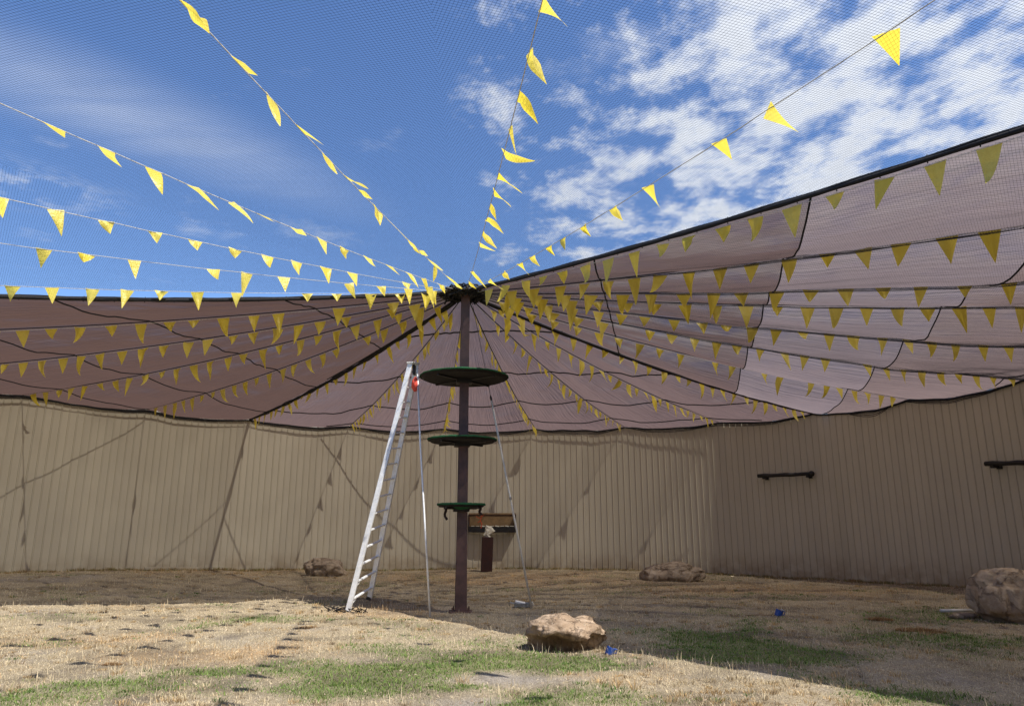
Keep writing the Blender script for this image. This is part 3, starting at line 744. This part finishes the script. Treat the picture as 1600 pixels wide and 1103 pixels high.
# hub: plate, shackles and wrapped rope
bm = bmesh.new(); bmesh.ops.create_cone(bm, cap_ends=True, segments=24, radius1=.33, radius2=.30, depth=.05, matrix=Matrix.Translation((0, 0, HP-.02)))
add_tube(bm, [(.40*math.cos(a_), .40*math.sin(a_), HP-.03+.02*math.sin(a_*5)) for a_ in np.linspace(0, 2*math.pi, 41)], .028, 7, False)
from_bm('hub_ring', bm, 'black_metal', pole, smooth=True)
rh = random.Random(3)
bm = bmesh.new()
for k in range(5):
    pts = [((.30+.09*k/4+.03*rh.random())*math.cos(a_), (.30+.09*k/4+.03*rh.random())*math.sin(a_), HP-.09+.05*k*.6+.035*rh.random()) for a_ in np.linspace(0, 2*math.pi, 60)]
    add_tube(bm, pts, .020, 5, False)
for k in range(70):
    a_ = rh.random()*6.283; r_ = rh.uniform(.2, .5); z_ = HP+rh.uniform(-.13, .05); b2 = a_+rh.uniform(-.35, .35); r2 = r_+rh.uniform(-.1, .12)
    add_tube(bm, [(r_*math.cos(a_), r_*math.sin(a_), z_), ((r_+r2)/2*math.cos((a_+b2)/2), (r_+r2)/2*math.sin((a_+b2)/2), z_+rh.uniform(-.05, .05)), (r2*math.cos(b2), r2*math.sin(b2), z_+rh.uniform(-.07, .05))], rh.uniform(.008, .02), 5)
from_bm('rope_wrap', bm, 'black_web', pole, smooth=True)
bm = bmesh.new()
add_tube(bm, [(.36, 0, 0), (.47, 0, .0)], .022, 7); add_box(bm, (.50, 0, 0), (.06, .05, .05), None, .008)
add_tube(bm, [(.5+.035*math.cos(a_), .035*math.sin(a_), 0) for a_ in np.linspace(0, 6.283, 11)], .009, 5, False)
sh_me = bpy.data.meshes.new('shackle'); bmesh.ops.recalc_face_normals(bm, faces=bm.faces); bm.to_mesh(sh_me); bm.free(); sh_me.materials.append(MATS['black_metal'])
for az, *_ in STR:
    o = bpy.data.objects.new('shackle', sh_me); C.objects.link(o); o.parent = pole; o.location = (0, 0, HP-.04); o.rotation_euler[2] = rad(az)
def zat(py_px, Y=PY):
    v = (551-py_px)/1142; dy = math.cos(PITCH)-v*math.sin(PITCH); dz = math.sin(PITCH)+v*math.cos(PITCH)
    return EYE+dz/dy*Y
def platform(z, R_, ox, seed):
    rp = random.Random(seed); n = 64
    bm = bmesh.new(); rings = []
    prof = [(.0, .040), (.5, .041), (.93, .038), (.985, .034), (1.0, .022), (1.0, .008), (.985, .0)]
    for q_, h in prof:
        rings.append([bm.verts.new(((R_*q_*(1+.006*math.sin(k*1.7)+.006*rp.uniform(-1, 1)*(q_ > .9)))*math.cos(2*math.pi*k/n), (R_*q_*(1+.006*math.sin(k*1.7)))*math.sin(2*math.pi*k/n), h+.006*rp.uniform(-1, 1))) if q_ > 0 else None for k in range(n)])
    cv = bm.verts.new((0, 0, .055))
    for k in range(n): bm.faces.new((cv, rings[1][k], rings[1][(k+1) % n]))
    for a_, b_ in zip(rings[1:], rings[2:]):
        for k in range(n): bm.faces.new((a_[k], b_[k], b_[(k+1) % n], a_[(k+1) % n]))
    pf = from_bm('platform', bm, 'turf_green', pole, (ox, 0, z), True)
    bm = bmesh.new(); bmesh.ops.create_cone(bm, cap_ends=True, segments=n, radius1=R_*.90, radius2=R_*.984, depth=.05, matrix=Matrix.Translation((0, 0, -.008)))
    from_bm('underboard', bm, 'board_under', pf)
    bm = bmesh.new()
    for k in range(4):
        a_ = rad(45+90*k+7); L = R_*.8
        add_box(bm, (math.cos(a_)*(L/2+.06), math.sin(a_)*(L/2+.06), -.045), (L, .045, .04), Matrix.Rotation(a_, 4, 'Z'), .004)
    add_box(bm, (0, 0, -.07), (.30, .30, .09), rz, .01)
    from_bm('bracket', bm, 'black_metal', pf)
    return pf
Z1, Z2, Z3 = zat(590), zat(688), zat(789)
platform(Z1, .865, 0, 1); platform(Z2, .665, -.02, 2)
p3 = platform(Z3, .455, -.02, 3)
bm = bmesh.new()          # moulded collar below the smallest platform
bmesh.ops.create_cone(bm, cap_ends=True, segments=28, radius1=.12, radius2=.26, depth=.07, matrix=Matrix.Translation((0, 0, -.062)))
from_bm('collar', bm, 'turf_green', p3)
def strap(px, py0, py1, label, orange=False):
    X0 = (px-800)/1142*14.1; z0 = Z3-.025; L = (py1-py0)/81
    s = empty('hanging_strap', (X0, PY-.1, z0), label, 'strap', 'straps hanging from the lowest platform')
    bm = bmesh.new(); rr_ = random.Random(px)
    pts = [Vector((.02*math.sin(i*.9)+.03*i/8, .01*math.cos(i), -L*i/8)) for i in range(9)]
    for a_, b_ in zip(pts, pts[1:]): beam(bm, a_, b_, .045, .05, Vector((1, 0, 0)), .006)
    from_bm('webbing', bm, 'strap_dark', s)
    bm = bmesh.new(); add_tube(bm, [(.022*math.cos(a_), 0, -.02+.03*math.sin(a_)) for a_ in np.linspace(0, 6.283, 13)], .006, 5, False)
    from_bm('ring', bm, 'steel_grey', s)
    if orange:
        bm = bmesh.new()
        add_tube(bm, [(.03, 0, -L), (.04, -.02, -L-.06), (.02, 0, -L-.1), (.05, 0, -L-.17), (.03, 0, -L-.24)], .009, 5)
        add_tube(bm, [(-.06, 0, -L-.02), (.0, -.03, -L-.06), (.08, 0, -L-.01)], .008, 5)
        add_tube(bm, [(.03, 0, -L-.1), (-.03, 0, -L-.14)], .008, 5)
        from_bm('orange_cord', bm, 'orange_rope', s)
strap(699, 793, 812, 'dark strap hanging from the left rim of the lowest green platform')
strap(751, 793, 805, 'dark strap with orange cord hanging from the right rim of the lowest green platform', True)

# ------------------------------------------------------------------ orchard tripod ladder
lad = empty('tripod_ladder', (-3.03, 14.4, gz(-3.03, 14.4)), 'tall silver aluminium tripod ladder leaning up beside the pole', 'ladder')
O = Vector(lad.location)
def ray_at(px_, py_, Y_):
    u = (px_-800)/1142; v = (551-py_)/1142; dy = math.cos(PITCH)-v*math.sin(PITCH); dz = math.sin(PITCH)+v*math.cos(PITCH); k = Y_/dy
    return Vector((u*k, Y_, EYE+dz*k))
bl_ = ray_at(543, 953, 13.95); br_ = ray_at(577, 934, 15.05); tl = ray_at(641, 567, 14.15); tr = ray_at(651, 568, 14.45)
br_.z = max(br_.z, gz(br_.x, br_.y)); bl_.z = gz(bl_.x, bl_.y)
side = (br_-bl_).normalized()
for a_, b_ in ((bl_, tl), (br_, tr)):
    bm = bmesh.new(); nrm_ = (b_-a_).cross(side).normalized()
    beam(bm, a_-O, b_-O, .035, .092, side, .004)
    # flange lips of the channel section
    for sg in (-1, 1): beam(bm, a_-O+nrm_*.044*sg+side*.012, b_-O+nrm_*.044*sg+side*.012, .05, .006, side)
    from_bm('rail', bm, 'aluminium', lad)
for i in range(15):
    f = .045+.93*i/14.2
    if f > .985: break
    A = bl_.lerp(tl, f)-O; B = br_.lerp(tr, f)-O
    bm = bmesh.new(); beam(bm, A, B, .028, .055, Vector((0, 0, 1)), .004)
    if i < 2: beam(bm, A+Vector((0, 0, -.10)), A.lerp(B, .35), .012, .02, Vector((0, 0, 1)))
    from_bm('rung', bm, 'aluminium', lad)
bm = bmesh.new(); mid = (tl+tr)/2-O; beam(bm, tl-O-side*.05+Vector((0, 0, .01)), tr-O+side*.05+Vector((0, 0, .01)), .03, .13, Vector((0, 0, 1)), .006)
from_bm('top_cap', bm, 'aluminium', lad)
lg = ray_at(672, 962, 13.3); lg.z = gz(lg.x, lg.y)
bm = bmesh.new(); lt = ray_at(652, 571, 14.25)
kk = [lt, lt.lerp(lg, .33)+Vector((-.02, 0, 0)), lt.lerp(lg, .66)+Vector((-.01, 0, 0)), lg]
add_tube(bm, [p-O for p in kk], [.018, .018, .019, .017], 8)
from_bm('tripod_leg', bm, 'aluminium', lad, smooth=True)
for p in (bl_, br_):
    bm = bmesh.new(); beam(bm, p-O+Vector((0, 0, .035)), p-O+Vector((-.02, 0, -.03)), .04, .095, side, .006)
    from_bm('foot', bm, 'black_metal', lad)
bm = bmesh.new(); add_box(bm, (mid.x+.02, mid.y, mid.z-.13), (.05, .14, .20), None, .01)
from_bm('hinge', bm, 'black_metal', lad)
# small bundle of fine cable lying round the near foot of the ladder
rt = random.Random(9); bm = bmesh.new()
for k in range(16):
    x0 = bl_.x+rt.uniform(-.45, .30); y0 = bl_.y+rt.uniform(-.12, .25); z0 = gz(x0, y0)
    add_tube(bm, [(x0, y0, z0), (x0+rt.uniform(-.12, .12), y0+rt.uniform(-.05, .05), z0+rt.uniform(.05, .10)), (x0+rt.uniform(-.2, .2), y0+rt.uniform(-.05, .05), z0+.01)], .009, 5)
tag(from_bm('dry_twigs', bm, 'board_under'), 'dark dry twigs tangled round the near foot of the ladder', 'twigs', kind='stuff')
# red cloth bag at the ladder head
rp_ = ray_at(649, 600, 14.2); bm = bmesh.new()
bmesh.ops.create_icosphere(bm, subdivisions=3, radius=.5)
for v_ in bm.verts:
    n_ = mnoise.noise(v_.co*3.1)*.25; v_.co = Vector((v_.co.x*.14*(1+n_)*(1.1-.5*abs(v_.co.z+.1)), v_.co.y*.16*(1+n_), v_.co.z*.30*(1+.4*n_)))
tag(from_bm('red_pouch', bm, 'red_fabric', None, rp_, True), 'small red cloth pouch tied just below the top of the ladder', 'pouch')

# ------------------------------------------------------------------ guy rope right of the pole
gr = empty('guy_rope', (.40, 14.5, gz(.4, 14.5)), 'taut white rope running from under the cloth to the ground right of the pole', 'rope'); O = Vector(gr.location)
g0 = ray_at(831, 945, 14.5); g0.z = gz(g0.x, g0.y)+.02; gt = ray_at(739, 478, 14.05)
def on_line(py_):
    lo, hi = 0, 1
    for _ in range(40):
        m_ = (lo+hi)/2; p = g0.lerp(gt, m_); yy = p.y*math.cos(PITCH)+(p.z-EYE)*math.sin(PITCH); v = (p.z-EYE)*math.cos(PITCH)-p.y*math.sin(PITCH)
        if 551-1142*v/yy > py_: lo = m_
        else: hi = m_
    return g0.lerp(gt, lo)
j = on_line(625); kn = on_line(778)
bm = bmesh.new(); add_tube(bm, [g0-O, kn-O, j-O], .020, 7); from_bm('white_rope', bm, 'rope_white', gr, smooth=True)
bm = bmesh.new(); add_tube(bm, [j-O, gt-O], .005, 5); from_bm('thin_wire', bm, 'black_metal', gr, smooth=True)
bm = bmesh.new(); d_ = (j-g0).normalized(); add_tube(bm, [kn-O-d_*.07, kn-O, kn-O+d_*.07], [.012, .026, .012], 7); from_bm('knot', bm, 'steel_grey', gr, smooth=True)
bm = bmesh.new(); add_tube(bm, [j-O-d_*.02, j-O+d_*.05, j-O+d_*.1], [.015, .022, .008], 7); from_bm('hook', bm, 'black_metal', gr, smooth=True)
# metal tray with handle on the grass at its foot
tx, ty = ray_ground(816, 946); tz = gz(tx, ty)
tr_ = empty('metal_tray', (tx, ty, tz), 'small grey metal tray lying on the grass at the foot of the white rope', 'tray')
bm = bmesh.new(); add_box(bm, (0, 0, .02), (.30, .26, .012), None, .003)
for sx_ in (-1, 1): add_box(bm, (sx_*.15, 0, .05), (.012, .26, .07), None, .003)
for sy_ in (-1, 1): add_box(bm, (0, sy_*.13, .05), (.288, .012, .07), None, .003)
from_bm('pan', bm, 'steel_grey', tr_)
bm = bmesh.new(); add_tube(bm, [(-.15, 0, .07), (-.24, 0, .09), (-.26, .08, .07), (-.25, .12, .02)], .010, 6); add_tube(bm, [(.15, 0, .07), (.2, .03, .1), (.22, .0, .03)], .009, 6)
from_bm('handle', bm, 'steel_grey', tr_)
bm = bmesh.new(); add_box(bm, (-.04, 0, .09), (.20, .16, .05), Matrix.Rotation(.2, 4, 'Y'), .01); from_bm('lid', bm, 'aluminium', tr_)

# ------------------------------------------------------------------ trough on the wall with post below
aw = wall_frame(769); pw = P3(aw, Rw(aw), 0); W = (808-730)/46.5
tz0 = zat(803, pw.y-.35); tz1 = zat(831, pw.y-.35)
pa, pb = P3(aw+2, Rw(aw+2), 0), P3(aw-2, Rw(aw-2), 0); wrot = math.atan2(pb.y-pa.y, pb.x-pa.x)
fr = empty('feed_trough', (pw.x, pw.y, 0), 'brown wooden trough fixed to the wall right of the pole', 'trough', rz=wrot)
bm = bmesh.new(); add_box(bm, (0, -.07, (tz0+tz1)/2+.10), (W, .03, (tz0-tz1)*.85), None, .004); from_bm('back_board', bm, 'plywood', fr)
bm = bmesh.new(); add_box(bm, (0, -.22, tz1+.02), (W, .36, .03), None, .004); from_bm('bottom_board', bm, 'post_brown', fr)
bm = bmesh.new(); add_box(bm, (0, -.41, tz1+.10), (W, .03, .20), None, .004); from_bm('front_board', bm, 'black_metal', fr)
for sx_ in (-1, 1):
    bm = bmesh.new(); add_box(bm, (sx_*(W/2-.015), -.22, (tz0+tz1)/2), (.03, .35, (tz0-tz1)), None, .004); from_bm('end_board', bm, 'post_brown', fr)
bm = bmesh.new(); add_box(bm, (0, -.06, tz0-.01), (W+.02, .1, .03), None, .004); from_bm('top_rail', bm, 'post_brown', fr)
rq = random.Random(4)
for k in range(9):
    bm = bmesh.new(); x_ = -W/2+.15+k*(W-.3)/8
    add_box(bm, (x_, -.41, tz1+.215), (.10+.05*rq.random(), .05, .02+.02*rq.random()), Matrix.Rotation(rq.uniform(-.2, .2), 4, 'Y')); from_bm('paper_scrap', bm, 'white_cloth', fr)
xo = (763-769)/46.0
po = empty('short_post', (pw.x+xo, pw.y-1.5, gz(pw.x+xo, pw.y-1.5)), 'dark maroon post standing below the trough with a white rag on top', 'post')
ph_ = zat(838, pw.y-1.5)-po.location.z
bm = bmesh.new(); add_box(bm, (0, 0, ph_/2-.03), (.38, .26, ph_+.06), Matrix.Rotation(.03, 4, 'Y'), .02)
from_bm('post_body', bm, 'post_brown', po)
bm = bmesh.new(); rr_ = random.Random(8)
add_box(bm, (.22, .0, .22), (.02, .25, .44)); bm.free()
wc = empty('white_rag', (po.location.x+.05, po.location.y, po.location.z+ph_), 'crumpled white rag hanging over the front of the trough above the post', 'rag')
bm = bmesh.new(); bmesh.ops.create_icosphere(bm, subdivisions=3, radius=.5)
for v_ in bm.verts:
    n_ = mnoise.noise(v_.co*4)*.5; v_.co = Vector((v_.co.x*.34*(1+n_)*(.8+.7*v_.co.z)+.05*math.sin(v_.co.z*9), v_.co.y*.14*(1+n_), .16+v_.co.z*.40*(1+.9*n_)-.06*abs(v_.co.x)))
from_bm('rag_body', bm, 'white_cloth', wc, smooth=False)

# ------------------------------------------------------------------ perch rails on the shaded wall
def perch(px0, px1, py_, label, knob):
    a0, a1 = wall_frame(px0, 3.3, .22), wall_frame(px1, 3.3, .22)
    A = P3(a0, Rw(a0)-.22, 0); B = P3(a1, Rw(a1)-.22, 0)
    z_ = zat(py_, A.y); z2 = zat(py_-3.5, B.y) if px1 < 1500 else zat(py_-3, B.y)
    o = empty('wall_perch', (A.x, A.y, z_), label, 'perch', 'dark perches on the shaded wall'); O = Vector(o.location)
    d = Vector((B.x-A.x, B.y-A.y, z2-z_)); n = Vector((math.cos(rad((a0+a1)/2)), math.sin(rad((a0+a1)/2)), 0))
    bm = bmesh.new(); add_tube(bm, [d*(i/8)+Vector((0, 0, .006*math.sin(i*2))) for i in range(9)], [.060+.006*math.sin(i*1.7) for i in range(9)], 9)
    from_bm('pole_log', bm, 'black_metal', o, smooth=True)
    for f in (.12, .93):
        bm = bmesh.new(); add_tube(bm, [d*f+Vector((0, 0, -.05)), d*f+n*.21+Vector((0, 0, -.05))], .035, 7); add_box(bm, d*f+n*.20+Vector((0, 0, -.05)), (.1, .1, .16), Matrix.Rotation(rad(a0), 4, 'Z'))
        add_box(bm, d*f+Vector((0, 0, -.07)), (.12, .1, .08), Matrix.Rotation(rad(a0), 4, 'Z'), .01)
        from_bm('bracket', bm, 'black_metal', o)
    if knob:
        bm = bmesh.new(); bmesh.ops.create_icosphere(bm, subdivisions=2, radius=.095, matrix=Matrix.Translation(d)); from_bm('end_knob', bm, 'black_metal', o, smooth=True)
perch(1184, 1267, 743, 'short dark perch rail with a round end on the shaded wall, in the middle', True)
perch(1537, 1640, 724, 'dark perch rail on the shaded wall cut off by the right edge of the view', False)

# ------------------------------------------------------------------ rocks
def rock(name, loc, size, seed, mat, label, rz=0, under=None, ridge=.18, lean=(0, 0), sub=5, slope=0, e=.7, fine=.05, zc=.42):
    bm = bmesh.new(); bmesh.ops.create_icosphere(bm, subdivisions=sub, radius=1)
    off = Vector((seed*3.1, seed*1.7, seed*.9))
    for v_ in bm.verts:
        p = v_.co.copy()
        q_ = Vector([math.copysign(abs(c_)**e, c_) for c_ in p]); q_ = q_*(1/max(.75, q_.length**.55))
        n_ = mnoise.fractal(p*1.3+off, 1.0, 2.0, 3)*ridge*1.5 + (1-abs(mnoise.noise(p*2.6+off))*2)*ridge*.28 + mnoise.fractal(p*7+off, .8, 2.1, 4)*fine
        cell = mnoise.cell(p*2.2+off+Vector((n_, n_, n_)))*.06
        q_ = q_*(1+n_+cell)
        ut = under[0]+.38*mnoise.noise(Vector((p.x*2.1, p.y*.8, 3.3))+off) if under else 0
        if under and q_.z < ut:
            k = min(1, (ut-q_.z)/under[3]); k = k*k*(3-2*k); q_.y = q_.y*(1-under[1]*k) if q_.y < .1 else q_.y; q_.x *= 1-under[2]*k
        q_.x += lean[0]*q_.z; q_.y += lean[1]*q_.z
        v_.co = Vector((q_.x*size[0]/2, q_.y*size[1]/2, (q_.z*.5+zc)*size[2]*(1-slope*q_.x)))
    o = from_bm(name, bm, mat, None, (loc[0], loc[1], gz(*loc)-.03), True); o.rotation_euler[2] = rz
    return tag(o, label, 'rock', 'rocks in the yard')
x_, y_ = ray_ground(884, 1012); rock('rock', (x_, y_+.05), (.92, .80, .50), 2, 'rock_tan', 'sandy overhanging rock in the sun at the edge of the shade, nearest the camera', .12, (.20, .78, .05, .26), .15, e=.9, zc=.38)
x_, y_ = ray_ground(1572, 968); rock('rock', (x_+.45, y_+.1), (1.76, 1.2, 1.0), 5, 'rock_pale', 'largest tan boulder, cut off by the right edge of the view', .1, None, .07, (-.02, 0), 5, .28, fine=.022, zc=.31)
x_, y_ = ray_ground(1049, 905); rock('rock', (x_, y_), (1.65, 1.0, .68), 8, 'rock_grey', 'low flat rock lying near the back wall right of the pole', -.1, None, .16, (.1, 0), zc=.26)
x_, y_ = ray_ground(508, 904); rock('rock', (x_, y_), (1.18, .9, .62), 11, 'rock_grey', 'brown rock lying in the shade just left of the ladder', .3, None, .20, (-.15, 0), zc=.30)

# ------------------------------------------------------------------ small things on the grass
def blue_bit(px_, py_, label, s=.07, white=False):
    x, y = ray_ground(px_, py_); o = empty('blue_cup', (x, y, gz(x, y)), label, 'toy')
    bm = bmesh.new(); bmesh.ops.create_cone(bm, cap_ends=False, segments=14, radius1=s*.8, radius2=s, depth=s*1.5, matrix=Matrix.Translation((0, 0, s*.8)) @ Matrix.Rotation(.5, 4, 'Y'))
    bmesh.ops.create_cone(bm, cap_ends=True, segments=14, radius1=s*.75, radius2=s*.8, depth=s*.2, matrix=Matrix.Translation((-s*.35, 0, s*.15)) @ Matrix.Rotation(.5, 4, 'Y'))
    from_bm('cup_body', bm, 'blue_plastic', o, smooth=False)
    bm = bmesh.new(); add_tube(bm, [(s*.9, 0, s*1.3), (s*1.6, -.01, s*1.1), (s*1.4, 0, s*.4), (s*.7, 0, s*.3)], s*.14, 6); from_bm('cup_handle', bm, 'blue_plastic', o)
    if white:
        bm = bmesh.new(); add_box(bm, (s*.9, -s*.3, s*1.6), (s*.7, s*.5, s*.25), Matrix.Rotation(.4, 4, 'Y'), .003); from_bm('white_tip', bm, 'white_pipe', o)
blue_bit(953, 1023, 'small blue plastic toy in the grass just right of the sunlit rock', .055)
blue_bit(1217, 962, 'small blue plastic toy with a white tip lying in the shaded grass', .068, True)
x, y = ray_ground(1165, 963); bm = bmesh.new(); add_tube(bm, [(0, 0, .02), (.28, .02, .025), (.5, 0, .02)], .008, 6)
tag(from_bm('thin_stick', bm, 'plywood', None, (x, y, gz(x, y))), 'thin pale stick in the shaded grass beside the blue toy', 'stick')
x, y = ray_ground(1470, 958); x2, y2 = ray_ground(1525, 957); bm = bmesh.new(); add_tube(bm, [(0, 0, .05), (x2-x, y2-y, .05)], .028, 9)
tag(from_bm('white_pipe', bm, 'white_pipe', None, (x, y, gz(x, y)), True), 'white plastic pipe lying on the grass against the largest boulder', 'pipe')
rock('flat_stone', ray_ground(1505, 965), (.45, .22, .12), 21, 'rock_grey', 'small flat stone under the white pipe beside the largest boulder', 0, None, .1, sub=3)
# tussocks of dead grass pulled up near the boulder
def tussock(px_, py_, rx, h, n, seed, label):
    cx, cy = ray_ground(px_, py_); r_ = np.random.default_rng(seed)
    a = r_.random(n)*2*np.pi; rr = np.sqrt(r_.random(n))*rx; x = cx+rr*np.cos(a); y = cy+rr*np.sin(a)*.7; z = ground_z(x, y)
    la = r_.random(n)*2*np.pi; le = h*(.3+1.0*r_.random(n)); hh = h*(.4+.6*r_.random(n))*(1-.6*rr/rx); wd = .004
    p = lambda dx, dy, dz: np.stack([x+dx, y+dy, z+dz], 1)
    co = np.stack([p(-wd*np.sin(la), wd*np.cos(la), 0), p(wd*np.sin(la), -wd*np.cos(la), 0), p(np.cos(la)*le, np.sin(la)*le, hh)], 1).reshape(-1, 3)
    me = mesh_np('tussock', co, np.arange(n*3), 3)
    c_ = np.repeat(np.array([.38, .24, .12])*(.4+.8*r_.random((n, 1))), 3, 0)
    at = me.color_attributes.new('tint', 'FLOAT_COLOR', 'POINT'); at.data.foreach_set('color', np.concatenate([c_, np.ones((len(c_), 1))], 1).astype(np.float32).ravel())
    return tag(link('grass_tussock', me, 'blade'), label, 'grass tussock', 'clumps of pulled dead grass')
tussock(1440, 985, .38, .10, 1500, 1, 'largest brown clump of dead grass, in the shade left of the largest boulder')
tussock(1375, 968, .22, .08, 700, 2, 'small brown clump of dead grass behind and left of the largest clump')
tussock(175, 1040, .10, .05, 400, 3, 'small dark clump of dead grass in the sunlit straw at left')
tussock(480, 984, .20, .05, 500, 4, 'dark clump of dead grass in the sunlit straw in front of the ladder')
